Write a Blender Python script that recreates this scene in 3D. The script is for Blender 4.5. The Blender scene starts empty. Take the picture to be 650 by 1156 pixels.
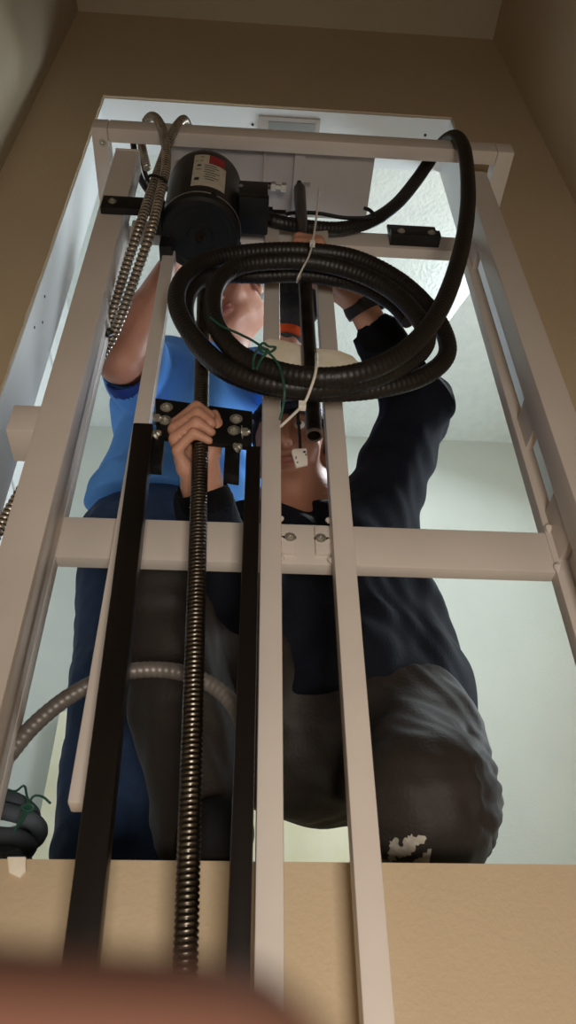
import bpy, bmesh, math, random
import numpy as np
from mathutils import Vector, Matrix
random.seed(4); rng = np.random.default_rng(4)
C = bpy.context.scene.collection
sc = bpy.context.scene
ZC = 1.35                                    # camera height over the lower floor

# ------------------------------------------------------------------ camera
FPX, W, H = 902.0, 650.0, 1156.0
PIT, YAW, ROLL = map(math.radians, (41.386, 4.258, -0.8415))
F = np.array([math.sin(YAW)*math.cos(PIT), math.cos(YAW)*math.cos(PIT), math.sin(PIT)])
R0 = np.array([math.cos(YAW), -math.sin(YAW), 0.0]); U0 = np.cross(R0, F)
RT = R0*math.cos(ROLL) + U0*math.sin(ROLL); UP = np.cross(RT, F)
CAM = np.array([0, 0, ZC])
cd = bpy.data.cameras.new('camera'); cam = bpy.data.objects.new('camera', cd); C.objects.link(cam)
cd.sensor_fit = 'VERTICAL'; cd.sensor_height = 36.0; cd.lens = FPX/H*36.0; cd.clip_start = 0.004
M4 = Matrix.Identity(4)
for i in range(3):
    M4[i][0], M4[i][1], M4[i][2], M4[i][3] = RT[i], UP[i], -F[i], CAM[i]
cam.matrix_world = M4
cd.dof.use_dof = True; cd.dof.focus_distance = 1.55; cd.dof.aperture_fstop = 11.0
sc.camera = cam

def P(px, py, Y):
    """point of the plane y = Y seen at photo pixel (px, py), measured in metres"""
    r = RT*(px-W/2)/FPX - UP*(py-H/2)/FPX + F
    return CAM + r*(Y/r[1])
def PP(l): return [P(*a) for a in l]
def V(x, y, z): return np.array([x, y, z+ZC])   # camera-relative metres

# ------------------------------------------------------------------ materials
def lin(h):
    h = h.lstrip('#'); v = [int(h[i:i+2], 16)/255 for i in (0, 2, 4)]
    return tuple(((c+.055)/1.055)**2.4 if c > .04045 else c/12.92 for c in v) + (1.0,)
def mat(name, c1, c2=None, scale=8, rough=.6, metal=0.0, bump=0.0, bscale=60, sheen=0.0, spec=.5, detail=4, coat=0.0):
    m = bpy.data.materials.new(name); m.use_nodes = True
    nt = m.node_tree; b = nt.nodes['Principled BSDF']
    b.inputs['Roughness'].default_value = rough; b.inputs['Metallic'].default_value = metal
    b.inputs['Specular IOR Level'].default_value = spec
    if sheen: b.inputs['Sheen Weight'].default_value = sheen
    if coat: b.inputs['Coat Weight'].default_value = coat
    tc = nt.nodes.new('ShaderNodeTexCoord')
    if c2:
        n = nt.nodes.new('ShaderNodeTexNoise'); n.inputs['Scale'].default_value = scale; n.inputs['Detail'].default_value = detail
        r = nt.nodes.new('ShaderNodeValToRGB'); r.color_ramp.elements[0].color = lin(c1); r.color_ramp.elements[1].color = lin(c2)
        r.color_ramp.elements[0].position = .35; r.color_ramp.elements[1].position = .65
        nt.links.new(tc.outputs['Object'], n.inputs['Vector']); nt.links.new(n.outputs['Fac'], r.inputs['Fac'])
        nt.links.new(r.outputs['Color'], b.inputs['Base Color'])
    else:
        b.inputs['Base Color'].default_value = lin(c1)
    if bump:
        n2 = nt.nodes.new('ShaderNodeTexNoise'); n2.inputs['Scale'].default_value = bscale; n2.inputs['Detail'].default_value = 3
        bp = nt.nodes.new('ShaderNodeBump'); bp.inputs['Strength'].default_value = bump; bp.inputs['Distance'].default_value = .004
        nt.links.new(tc.outputs['Object'], n2.inputs['Vector']); nt.links.new(n2.outputs['Fac'], bp.inputs['Height'])
        nt.links.new(bp.outputs['Normal'], b.inputs['Normal'])
    return m
M = {}
M['tan'] = mat('tan_paint', '#c3ae90', '#c8b395', 3, .75, bump=.25, bscale=160)
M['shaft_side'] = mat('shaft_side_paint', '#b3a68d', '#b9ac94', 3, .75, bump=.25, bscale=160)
M['shaft_ceiling'] = mat('shaft_ceiling_paint', '#bcaf98', '#c2b59e', 3, .8, bump=.3, bscale=120)
M['room_wall'] = mat('room_wall_paint', '#c3c8c2', '#c8cdc7', 3, .8, bump=.15, bscale=150)
M['room_ceiling'] = mat('room_ceiling_paint', '#dfe6e5', '#e6ecea', 25, .85, bump=.6, bscale=70)
M['white_trim'] = mat('white_trim_paint', '#e4e8ea', '#ebeef0', 4, .45, bump=.05, bscale=40)
M['floor'] = mat('floor_board', '#8a7350', '#9b8460', 6, .5)
M['concrete'] = mat('pit_concrete', '#8f8a82', '#a09a92', 9, .85, bump=.3)
M['mast'] = mat('mast_paint', '#d3c8bf', '#dad0c7', 5, .42, bump=.04, bscale=25)
M['plate_paint'] = mat('plate_paint', '#aea6a0', '#b8b0aa', 5, .5)
M['blacksteel'] = mat('black_steel', '#100d0c', '#17110f', 12, .38, bump=.05)
M['blackplate'] = mat('black_plate', '#0b0b0c', '#121213', 12, .42)
M['steel'] = mat('bright_steel', '#cfccc2', '#b5b1a6', 30, .3, .75)
M['screw'] = mat('oiled_screw_steel', '#6e675d', '#5a5248', 40, .33, 1.0)
M['pipe'] = mat('dark_pipe_steel', '#4a4039', '#2f2824', 22, .35, .85)
M['pipe_end'] = mat('cut_pipe_end', '#a08f82', '#8c7d72', 30, .35, .8)
M['conduit'] = mat('galvanised_conduit', '#bdb2a3', '#a3988a', 40, .36, .7)
M['groove'] = mat('conduit_groove', '#3a332c', None, rough=.6, metal=.4)  # dark colour stands in for the shade between the ribs
M['screw_groove'] = mat('thread_groove', '#1d1915', None, rough=.5, metal=.6)  # dark colour stands in for the shade inside the thread
M['finger'] = mat('finger_skin', '#7f5748', '#875e4e', 14, .55)
M['grey_conduit'] = mat('grey_conduit', '#837c76', '#6d6762', 25, .45, .35)
M['hose'] = mat('black_hose', '#151210', '#1d1815', 30, .46, bump=.15, bscale=220)
M['wire'] = mat('black_wire', '#111112', None, rough=.5)
M['cable'] = mat('grey_cable', '#66707a', '#525a63', 20, .65)
M['green'] = mat('green_tie_wire', '#1f4a3d', '#2a5a4a', 30, .5)
M['nylon'] = mat('white_nylon', '#e6dfd6', '#efe8df', 30, .4)
M['motor'] = mat('motor_enamel', '#211f1e', '#282624', 14, .42, bump=.05)
M['motor_end'] = mat('motor_end_enamel', '#131517', '#191b1d', 14, .45)
M['paper'] = mat('label_paper', '#cfc8b6', '#c2bba8', 60, .6)
M['red'] = mat('label_red', '#a8333a', '#9c2b33', 40, .6)
M['ink'] = mat('label_ink', '#3c3a36', None, rough=.7)
M['cream'] = mat('cream_foam', '#faf1de', '#efe3c8', 30, .85, bump=.5, bscale=40)
M['board'] = mat('pale_wood_board', '#f0edd2', '#e6e1c2', 6, .6)
M['skin'] = mat('skin', '#c08a74', '#ca967f', 14, .5, bump=.12, bscale=120)
M['skin2'] = mat('skin_pale', '#b87e67', '#c48a73', 14, .5, bump=.12, bscale=120)
M['skin3'] = mat('skin_shade', '#bd8870', '#c8947c', 14, .55, bump=.12, bscale=120)  # even base skin of the kneeling man
M['skin_tan'] = mat('skin_tanned', '#966650', '#a2705a', 14, .55, bump=.12, bscale=120)  # darker skin: the shade on the face is put into the colour
M['lip'] = mat('lips', '#96594e', '#a06357', 30, .5)
M['nail'] = mat('nail', '#d0a08c', '#d8ab98', 30, .35)
M['hair'] = mat('dark_hair', '#1c1613', '#2a211c', 60, .6, bump=.6, bscale=200)
M['jacket'] = mat('navy_jacket_cloth', '#0b0e17', '#10141f', 9, .85, bump=.25, bscale=300, spec=.2)
M['cuff'] = mat('black_knit', '#070709', '#0c0c0e', 20, .9, bump=.4, bscale=400, spec=.15)
M['pants'] = mat('dark_work_trousers', '#27211d', '#2e2723', 7, .66, bump=.2, bscale=200, spec=.4)
M['blue'] = mat('royal_blue_cotton', '#5c9aec', '#64a2f0', 6, .8, bump=.2, bscale=300, spec=.2)
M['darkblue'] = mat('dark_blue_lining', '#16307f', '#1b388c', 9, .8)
M['jeans'] = mat('blue_denim', '#20365a', '#2b456c', 16, .8, bump=.4, bscale=350)
M['cap'] = mat('navy_cap_cloth', '#141a2c', '#1b2238', 12, .85, bump=.3, bscale=300)
M['stripe'] = mat('pale_stripe', '#8fa0c4', None, rough=.8)
M['glove'] = mat('grey_glove', '#32343a', '#3d4047', 18, .7, bump=.4, bscale=200)
M['orange'] = mat('orange_cuff', '#d9521f', '#e26030', 30, .7, bump=.2)
M['shoe'] = mat('black_shoe', '#0d0d0f', '#141416', 18, .8, spec=.2)
M['rubber'] = mat('watch_rubber', '#141416', '#1a1a1d', 20, .5)
M['eye'] = mat('eye_white', '#d8d4cc', None, rough=.2)
M['iris'] = mat('eye_iris', '#2b1d14', None, rough=.2)
M['dust'] = mat('plaster_dust', '#b9b2a6', '#8d867b', 70, .9)
M['glass_frame'] = mat('spectacle_frame', '#15161a', None, rough=.3)
M['shadow_grey'] = mat('grey_steel_plate', '#8b8d8c', '#979997', 10, .5)  # even grey of the strike recess

# ------------------------------------------------------------------ object helpers
def link(name, me, m, parent=None, smooth=True):
    o = bpy.data.objects.new(name, me); C.objects.link(o)
    for x in (m if isinstance(m, (list, tuple)) else [m]): me.materials.append(M[x])
    if smooth: me.polygons.foreach_set('use_smooth', [True]*len(me.polygons)); me.update()
    if parent:
        o.parent = parent; o.matrix_parent_inverse = parent.matrix_world.inverted()
    return o
def tag(o, label, cat, group=None):
    o['label'] = label; o['category'] = cat
    if group: o['group'] = group
    return o
def thing(name, label, cat, loc, group=None):
    o = bpy.data.objects.new(name, None); C.objects.link(o); o.location = Vector(loc); o.empty_display_size = .05
    o.matrix_world = Matrix.Translation(Vector(loc))
    return tag(o, label, cat, group)
class MB:
    def __init__(s): s.v = []; s.f = []; s.mi = []
    def add(s, v, f, mi=0):
        b = len(s.v); s.v += [tuple(map(float, p)) for p in v]; s.f += [tuple(b+i for i in q) for q in f]; s.mi += [mi]*len(f); return s
    def build(s, name, m, parent=None, smooth=True, bevel=0.0, angle=35):
        me = bpy.data.meshes.new(name); me.from_pydata(s.v, [], s.f)
        me.polygons.foreach_set('material_index', s.mi)
        bm = bmesh.new(); bm.from_mesh(me)
        bmesh.ops.recalc_face_normals(bm, faces=bm.faces)
        if bevel:
            es = [e for e in bm.edges if len(e.link_faces) == 2 and e.calc_face_angle(0) > .6]
            bmesh.ops.bevel(bm, geom=es, offset=bevel, segments=2, profile=.6, affect='EDGES', clamp_overlap=True)
        bm.to_mesh(me); bm.free()
        o = link(name, me, m, parent, smooth)
        if smooth: me.set_sharp_from_angle(angle=math.radians(angle))
        return o
    def box(s, lo, hi, mi=0):
        x0, y0, z0 = lo; x1, y1, z1 = hi
        return s.hexa([(x0,y0,z0),(x1,y0,z0),(x1,y1,z0),(x0,y1,z0)], [(x0,y0,z1),(x1,y0,z1),(x1,y1,z1),(x0,y1,z1)], mi)
    def hexa(s, a, b, mi=0):
        return s.add(list(a)+list(b), [(3,2,1,0),(4,5,6,7),(0,1,5,4),(1,2,6,5),(2,3,7,6),(3,0,4,7)], mi)
    def prism(s, pts, d, mi=0):
        """polygon pts extruded along vector d"""
        n = len(pts); d = np.array(d); a = [np.array(p) for p in pts]; b = [p+d for p in a]
        return s.add(a+b, [tuple(range(n))[::-1], tuple(range(n, 2*n))]+[(i, (i+1) % n, n+(i+1) % n, n+i) for i in range(n)], mi)
    def tube(s, pts, r, seg=12, step=None, closed=False, rmod=None, cap=True, mi=0, ell=None, groove=0):
        pts = np.array(pts, float)
        if step: pts, par = resample(pts, step, closed)
        n = len(pts); L = np.concatenate([[0], np.cumsum(np.linalg.norm(np.diff(pts, axis=0), axis=1))])
        T = np.gradient(pts, axis=0)
        if closed: T = np.roll(pts, -1, 0)-np.roll(pts, 1, 0)
        T /= np.linalg.norm(T, axis=1)[:, None]
        up = np.array([0.31, -.77, .55]); 
        if abs(up@T[0]) > .9: up = np.array([.9, .1, .3])
        N = np.zeros_like(pts); N[0] = up-T[0]*(up@T[0]); N[0] /= np.linalg.norm(N[0])
        for i in range(1, n):
            v = N[i-1]-T[i]*(N[i-1]@T[i]); N[i] = v/np.linalg.norm(v)
        B = np.cross(T, N)
        th = np.arange(seg)/seg*2*math.pi
        rad = np.interp(L, np.linspace(0, L[-1], len(r)), r) if hasattr(r, '__len__') else np.full(n, float(r))
        rr = rad[:, None]*np.ones(seg)[None]
        if rmod is not None: rr = rr*rmod(L[:, None], th[None])
        e = ell or (1, 1)
        ring = pts[:, None, :]+rr[..., None]*(e[0]*np.cos(th)[None, :, None]*N[:, None]+e[1]*np.sin(th)[None, :, None]*B[:, None])
        f = []
        for i in range(n if closed else n-1):
            j = (i+1) % n
            for k in range(seg):
                k2 = (k+1) % seg; f.append((i*seg+k, i*seg+k2, j*seg+k2, j*seg+k))
        if cap and not closed: f += [tuple(range(seg))[::-1], tuple((n-1)*seg+k for k in range(seg))]
        s.add(ring.reshape(-1, 3), f, mi)
        if groove:
            q = rr < rr.max()*groove; nn = n if closed else n-1
            for i in range(nn):
                for k in range(seg):
                    if q[i, k] and q[(i+1) % n, k]: s.mi[len(s.mi)-len(f)+i*seg+k] = 1
        return s
    def lathe(s, prof, c, ax=(0, 0, 1), seg=24, mi=0, cap=True):
        """prof: list of (r, t) along the axis from c"""
        ax = np.array(ax, float); ax /= np.linalg.norm(ax); c = np.array(c, float)
        u = np.cross(ax, [0.2, .9, .1] if abs(ax[1]) < .9 else [1, 0, 0]); u /= np.linalg.norm(u); w = np.cross(ax, u)
        th = np.arange(seg)/seg*2*math.pi; v = []
        for r, t in prof: v += [c+ax*t+max(r, 1e-5)*(math.cos(a)*u+math.sin(a)*w) for a in th]
        f = [(i*seg+k, i*seg+(k+1) % seg, (i+1)*seg+(k+1) % seg, (i+1)*seg+k) for i in range(len(prof)-1) for k in range(seg)]
        if cap: f += [tuple(range(seg))[::-1], tuple((len(prof)-1)*seg+k for k in range(seg))]
        return s.add(v, f, mi)
def resample(pts, step, closed=False):
    p = np.array(pts, float)
    q = np.vstack([p[-1], p, p[0], p[1]]) if closed else np.vstack([2*p[0]-p[1], p, 2*p[-1]-p[-2]])
    out = []
    for i in range(1, len(q)-2):
        a, b, c, d = q[i-1], q[i], q[i+1], q[i+2]
        t = np.linspace(0, 1, 24, endpoint=False)[:, None]
        out.append(.5*((2*b)+(-a+c)*t+(2*a-5*b+4*c-d)*t*t+(-a+3*b-3*c+d)*t**3))
    out = np.vstack(out+([] if closed else [p[-1:]]))
    if closed: out = np.vstack([out, out[:1]])
    L = np.concatenate([[0], np.cumsum(np.linalg.norm(np.diff(out, axis=0), axis=1))])
    n = max(4, int(L[-1]/step)); s = np.linspace(0, L[-1], n+1)
    if closed: s = s[:-1]
    return np.stack([np.interp(s, L, out[:, k]) for k in range(3)], 1), s
def bar(name, x0, x1, y0, y1, z0, z1, m='mast', parent=None, bevel=.003):
    return MB().box(V(x0, y0, z0), V(x1, y1, z1)).build(name, m, parent, bevel=bevel)
def bolt(name, c, ax, r=.006, h=.005, parent=None, m='steel'):
    r *= .9
    b = MB(); ax = np.array(ax, float)
    b.lathe([(r*1.55, 0), (r*1.55, .0012), (r*1.0, .0013)], c, ax, 16)
    b.lathe([(r, .001), (r, h*.8), (r*.8, h)], c, ax, 6)
    b.lathe([(r*.5, h*.9), (r*.5, h*1.2), (r*.35, h*1.3)], c, ax, 10)
    return b.build(name, m, parent, angle=25)
def struct(o): o['kind'] = 'structure'; return o

# ------------------------------------------------------------------ implicit-surface bodies
class Field:
    def __init__(s, lo, hi, h):
        s.lo = np.array(lo, np.float32); s.h = h
        s.n = np.ceil((np.array(hi)-np.array(lo))/h).astype(int)+1
        s.f = np.full(s.n, .5, np.float32)
    def block(s, lo, hi):
        a = np.clip(np.floor((np.array(lo)-s.lo)/s.h).astype(int), 0, s.n-1); b = np.clip(np.ceil((np.array(hi)-s.lo)/s.h).astype(int)+1, 1, s.n)
        if (b <= a).any(): return None
        g = [(s.lo[i]+s.h*np.arange(a[i], b[i])).astype(np.float32) for i in range(3)]
        return (slice(a[0], b[0]), slice(a[1], b[1]), slice(a[2], b[2])), np.meshgrid(*g, indexing='ij', sparse=True)
    def comb(s, sl, d, k, mode):
        f = s.f[sl]
        if mode == 'add':
            if k > 0: hh = np.maximum(k-np.abs(f-d), 0)/k; s.f[sl] = np.minimum(f, d)-hh*hh*k*.25
            else: s.f[sl] = np.minimum(f, d)
        else:
            hh = np.maximum(k-np.abs(f+d), 0)/k if k > 0 else 0; s.f[sl] = np.maximum(f, -d)+hh*hh*k*.25
    def cone(s, a, b, ra, rb, k=.02, mode='add'):
        a = np.array(a, float); b = np.array(b, float); m = max(ra, rb)+k+3*s.h
        r = s.block(np.minimum(a, b)-m, np.maximum(a, b)+m)
        if r is None: return s
        sl, (X, Y, Z) = r; ba = b-a; L2 = max(ba@ba, 1e-9)
        t = np.clip(((X-a[0])*ba[0]+(Y-a[1])*ba[1]+(Z-a[2])*ba[2])/L2, 0, 1)
        d = np.sqrt((X-a[0]-t*ba[0])**2+(Y-a[1]-t*ba[1])**2+(Z-a[2]-t*ba[2])**2)-(ra+(rb-ra)*t)
        s.comb(sl, d, k, mode); return s
    def ell(s, c, r, k=.02, R=None, mode='add'):
        c = np.array(c, float); m = max(r)+k+3*s.h; q = s.block(c-m, c+m)
        if q is None: return s
        sl, (X, Y, Z) = q; X, Y, Z = X-c[0], Y-c[1], Z-c[2]
        if R is not None:
            X, Y, Z = [R[0][i]*X+R[1][i]*Y+R[2][i]*Z for i in range(3)]      # columns of R are the local axes
        k0 = np.sqrt((X/r[0])**2+(Y/r[1])**2+(Z/r[2])**2); k1 = np.sqrt((X/r[0]**2)**2+(Y/r[1]**2)**2+(Z/r[2]**2)**2)+1e-9
        s.comb(sl, k0*(k0-1)/k1, k, mode); return s
    def half(s, p, n, lo=None, hi=None, k=.004):
        """cut away the side of the plane at p towards n, inside the box lo..hi"""
        p = np.array(p, float); n = np.array(n, float); n /= np.linalg.norm(n)
        q = s.block(s.lo if lo is None else lo, s.lo+s.h*s.n if hi is None else hi)
        sl, (X, Y, Z) = q; d = -((X-p[0])*n[0]+(Y-p[1])*n[1]+(Z-p[2])*n[2])
        s.comb(sl, d, k, 'sub'); return s
    def chain(s, pts, rs, k=.02):
        for i in range(len(pts)-1): s.cone(pts[i], pts[i+1], rs[i], rs[i+1], k)
        return s
    def folds(s, amp, terms, lo=None, hi=None):
        q = s.block(s.lo if lo is None else lo, s.lo+s.h*s.n if hi is None else hi)
        sl, (X, Y, Z) = q; f = s.f[sl]; w = 0
        for (dx, dy, dz), fr, ph in terms:
            u = (X*dx+Y*dy+Z*dz)*fr+ph
            w = w+np.sin(u+1.6*np.sin((X*dz*.7-Y*dx*.9+Z*dy*.8+X*.5+Z*.4)*fr*.45+ph*2.1))
        s.f[sl] = f+(amp*w/len(terms)).astype(np.float32); return s
    def mesh(s, name, m, parent, smooth_iter=1):
        f = s.f; n = f.shape
        neg = f < 0
        c = np.zeros((n[0]-1, n[1]-1, n[2]-1), np.int8)
        for i in (0, 1):
            for j in (0, 1):
                for k in (0, 1): c += neg[i:n[0]-1+i, j:n[1]-1+j, k:n[2]-1+k]
        act = np.argwhere((c > 0) & (c < 8)); idm = np.full(c.shape, -1, np.int32); idm[tuple(act.T)] = np.arange(len(act))
        acc = np.zeros((len(act), 3)); cnt = np.zeros(len(act))
        corners = [(i, j, k) for i in (0, 1) for j in (0, 1) for k in (0, 1)]
        for a in corners:
            for ax in range(3):
                if a[ax] == 0:
                    b = list(a); b[ax] = 1
                    fa = f[tuple((act+a).T)]; fb = f[tuple((act+b).T)]; x = (fa < 0) != (fb < 0)
                    t = np.where(x, fa/np.where(x, fa-fb, 1), 0)
                    p = np.tile(np.array(a, float), (len(act), 1)); p[:, ax] = t
                    acc += p*x[:, None]; cnt += x
        v = s.lo+s.h*(act+acc/cnt[:, None])
        faces = []
        for ax in range(3):
            u, w = (ax+1) % 3, (ax+2) % 3
            sl0 = [slice(None)]*3; sl1 = [slice(None)]*3; sl0[ax] = slice(0, n[ax]-1); sl1[ax] = slice(1, n[ax])
            A = neg[tuple(sl0)]; B = neg[tuple(sl1)]; e = np.argwhere(A != B)
            e = e[(e[:, u] > 0) & (e[:, w] > 0) & (e[:, u] < n[u]-1) & (e[:, w] < n[w]-1)]
            def cell(du, dw):
                q = e.copy(); q[:, u] += du; q[:, w] += dw; return idm[tuple(q.T)]
            q = np.stack([cell(-1, -1), cell(0, -1), cell(0, 0), cell(-1, 0)], 1)
            fl = ~A[tuple(e.T)]; q[fl] = q[fl][:, ::-1]; faces.append(q)
        q = np.vstack(faces); q = q[(q >= 0).all(1)]
        for _ in range(smooth_iter):
            a2 = np.zeros_like(v); n2 = np.zeros(len(v))
            for i in range(4):
                np.add.at(a2, q[:, i], v[q[:, (i+1) % 4]]); np.add.at(n2, q[:, i], 1)
                np.add.at(a2, q[:, i], v[q[:, (i-1) % 4]]); np.add.at(n2, q[:, i], 1)
            v = .5*v+.5*a2/np.maximum(n2, 1)[:, None]
        me = bpy.data.meshes.new(name); me.from_pydata(v.tolist(), [], q.tolist())
        s.v, s.q = v, q
        return link(name, me, m, parent)
def nrm(a): a = np.array(a, float); return a/np.linalg.norm(a)
def frame(fwd, up=(0, 0, 1)):
    """columns: right-hand side (x), forward (y), up (z)"""
    y = nrm(fwd); z = np.array(up, float); z = nrm(z-y*(z@y)); x = np.cross(y, z)
    return np.stack([x, y, z], 1)
def head_field(fd, c, R, s=1.0):
    L = lambda x, y, z: np.array(c)+R@(np.array([x, y, z])*s)
    e = lambda p, r, k, mode='add': fd.ell(L(*p), [q*s for q in r], k*s, R, mode)
    e((0, -.012, .045), (.074, .094, .078), .02)             # skull
    e((0, .022, -.005), (.062, .068, .085), .03)             # face block
    e((0, .035, -.072), (.043, .045, .036), .03)             # jaw
    e((0, .064, -.092), (.022, .018, .018), .02)             # chin
    e((0, .074, .036), (.05, .018, .014), .02)               # brow
    for q in (-1, 1):
        e((q*.032, .086, .018), (.018, .014, .012), .01, 'sub')   # eye socket
        e((q*.044, .066, -.022), (.02, .02, .022), .025)          # cheekbone
        e((q*.077, -.012, .0), (.010, .022, .034), .006)          # ear
        e((q*.083, -.004, .003), (.006, .010, .018), .004, 'sub')
        fd.ell(L(q*.031, .077, .019), [.0125*s]*3, .002)          # eyeball and lid
    fd.cone(L(0, .088, .026), L(0, .108, -.022), .008*s, .013*s, .012)   # nose
    e((0, .1, -.026), (.018, .014, .009), .008)
    for q in (-1, 1): e((q*.008, .108, -.034), (.0045, .006, .005), .002, 'sub')
    e((0, .088, -.055), (.026, .012, .006), .006); e((0, .086, -.067), (.022, .012, .007), .006)   # lips
    e((0, .104, -.0605), (.026, .012, .0018), .003, 'sub')
    return L
def paint_faces(o, c, r, R, idx):
    me = o.data; co = np.zeros(len(me.polygons)*3); me.polygons.foreach_get('center', co); co = co.reshape(-1, 3)
    mw = np.array(o.matrix_world); co = co@mw[:3, :3].T+mw[:3, 3]
    q = ((co-np.array(c))@R)/np.array(r); sel = (q**2).sum(1) < 1
    mi = np.zeros(len(me.polygons), np.int32); me.polygons.foreach_get('material_index', mi); mi[sel] = idx; me.polygons.foreach_set('material_index', mi); me.update()
def hand_field(fd, wrist, d, n, side, curls, s=1.0, spread=.10, thumb=(.6, .5), fat=1.0):
    """d: wrist to knuckles, n: the way the palm faces, side=+1 when the thumb lies along cross(d, n). curls: 4 x 3 bend angles, index first"""
    d = nrm(d); n = np.array(n, float); n = nrm(n-d*(n@d)); x = np.cross(d, n)*side
    w = np.array(wrist, float); k = .012*s
    R = np.stack([x, d, n], 1)
    fd.ell(w+d*.048*s, [.040*s, .056*s, .0155*s*fat], k, R)
    fd.ell(w+d*.035*s+x*.022*s+n*.010*s, [.018*s, .034*s, .016*s], k, R)      # ball of the thumb
    fd.ell(w+d*.04*s-x*.026*s+n*.006*s, [.015*s, .036*s, .013*s], k, R)
    lens = [(.044, .026, .022), (.048, .030, .023), (.045, .028, .023), (.035, .021, .020)]
    for i in range(4):
        off = (1.5-i)*.0195*s; b = w+d*(.092-abs(1.2-i)*.0045)*s+x*off
        ang = 0; p = b; lat = (1.5-i)*spread; r = (.0098 if i < 3 else .0086)*s*fat
        fd.cone(w+d*.05*s+x*off*.8, b, r*1.05, r*1.08, .008*s)
        for j in range(3):
            ang += curls[i][j]; q = p+(d*math.cos(ang)+n*math.sin(ang)+x*math.sin(lat)*math.cos(ang))*lens[i][j]*s
            fd.cone(p, q, r*(1-.06*j), r*(.95-.07*j), .0035*s); p = q
    a, c = thumb
    t0 = w+d*.022*s+x*.030*s+n*.006*s; t1 = t0+nrm(d*.75+x*.6*a*2+n*.5*c)*.036*s
    t2 = t1+nrm(d*.9+x*.12*a+n*.75*c)*.031*s; t3 = t2+nrm(d*.8-x*.1+n*.95*c)*.025*s
    fd.chain([t0, t1, t2, t3], [.0145*s, .0118*s, .0108*s, .0088*s], .006*s)
    return x
def grip_field(fd, a, ax, back, r_obj, wrist, thumb_side, s=1.0, off=0.0):
    """fingers wrapped round a rod through a along ax (index first, going down the rod); the palm lies towards 'back'; fingers
    leave the palm on the side cross(ax, back)*thumb_side*-1 and close over the front"""
    ax = nrm(ax); bk = nrm(np.array(back)-ax*(np.array(back)@ax)); lat = np.cross(ax, bk)*thumb_side
    a = np.array(a, float); nails = []
    def pt(rad, deg, t):
        g = math.radians(deg); return a+ax*t+rad*(math.cos(g)*bk+math.sin(g)*lat)
    ks = []
    for i in range(4):
        t = -(i*.0193+[.002, 0, .001, .004][i])*s; r = [.0096, .0098, .0094, .0084][i]*s
        rr = r_obj+r*.92; ex = [.0, .003, .002, -.002][i]; dg = [0, 6, 2, -8][i]
        p0 = pt(rr+.020*s+ex, 46, t-.026*s); p1 = pt(rr+.0175*s+ex, 100+dg*.5, t-.014*s); p2 = pt(rr+.005*s, 172+dg, t+.001*s); p3 = pt(rr+.001, 236+dg, t-.009*s)
        fd.chain([p0, p1, p2, p3], [r*1.14, r*1.10, r, r*.86], .0032*s); ks.append(p0)
        nails.append((p2, p3, r))
    heel = np.array(wrist, float)
    mid = pt(r_obj+.020*s, 8, -.036*s)
    for i in range(4): fd.cone(ks[i], heel+(ks[i]-ks[2])*.35, .0125*s, .015*s, .014*s)
    fd.cone(mid, heel, .016*s, .022*s, .02*s)
    fd.cone(pt(r_obj+.016*s, -25, -.05*s), heel-lat*.012*s, .014*s, .02*s, .02*s)         # ball of the thumb
    t0 = pt(r_obj+.02*s, -28, -.052*s); t1 = pt(r_obj+.019*s, -52, -.030*s); t2 = pt(r_obj+.013*s, -72, -.010*s); t3 = pt(r_obj+.010*s, -92, .006*s)
    fd.chain([t0, t1, t2, t3], [.015*s, .0122*s, .011*s, .0088*s], .006*s)
    return nails

# ================================================================== THE SETTING
D = .96; XL, XR = -.443, .572; ZF, ZH = .308, 2.412            # doorway in the shaft wall: sides, upper floor, head
SL, SR, SB, SC = -.623, .819, -1.05, 3.10                       # lift shaft: sides, back, ceiling
T = 1.115                                                       # back of the doorway wall
RL, RR, RB, RC = -.735, 1.62, 2.57, 2.762                       # upper room
w = MB()
w.box(V(RL-.1, D, -ZC), V(XL, T, SC+.1)); w.box(V(XR, D, -ZC), V(RR+.1, T, SC+.1))
w.box(V(XL, D, ZH), V(XR, T, SC+.1)); w.box(V(XL, D, -ZC), V(XR, T, ZF))
struct(w.build('wall_front', 'tan', smooth=False))
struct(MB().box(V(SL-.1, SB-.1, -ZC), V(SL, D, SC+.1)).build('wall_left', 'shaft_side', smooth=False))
struct(MB().box(V(SR, SB-.1, -ZC), V(SR+.1, D, SC+.1)).build('wall_right', 'tan', smooth=False))
struct(MB().box(V(SL-.1, SB-.1, -ZC), V(SR+.1, SB, SC+.1)).build('wall_back', 'tan', smooth=False))
struct(MB().box(V(SL-.1, SB-.1, -ZC-.1), V(SR+.1, T, -ZC)).build('floor', 'concrete', smooth=False))
struct(MB().box(V(SL-.1, SB-.1, SC), V(SR+.1, T, SC+.1)).build('ceiling', 'shaft_ceiling', smooth=False))
struct(MB().box(V(RL-.1, T, ZF-.2), V(RR+.1, RB+.1, ZF)).build('floor_upper', 'floor', smooth=False))
struct(MB().box(V(RL-.1, T, RC), V(RR+.1, RB+.1, RC+.1)).build('ceiling_upper', 'room_ceiling', smooth=False))
struct(MB().box(V(RL-.1, T, ZF-.2), V(RL, RB, RC)).build('wall_room_left', 'white_trim', smooth=False))
struct(MB().box(V(RR, T, ZF-.2), V(RR+.1, RB, RC)).build('wall_room_right', 'room_wall', smooth=False))
struct(MB().box(V(RL-.1, RB, ZF-.2), V(RR+.1, RB+.1, RC)).build('wall_room_back', 'room_wall', smooth=False))
# lining of the doorway
struct(MB().box(V(XL, D+.003, ZF), V(XL+.006, T+.004, ZH)).build('trim_1', 'white_trim', smooth=False))
struct(MB().box(V(XR-.006, D+.003, ZF), V(XR, T+.004, ZH)).build('trim_2', 'white_trim', smooth=False))
hd = struct(MB().box(V(XL+.006, D+.003, ZH-.006), V(XR-.006, T+.004, ZH)).build('trim_3', 'white_trim', smooth=False))
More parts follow.
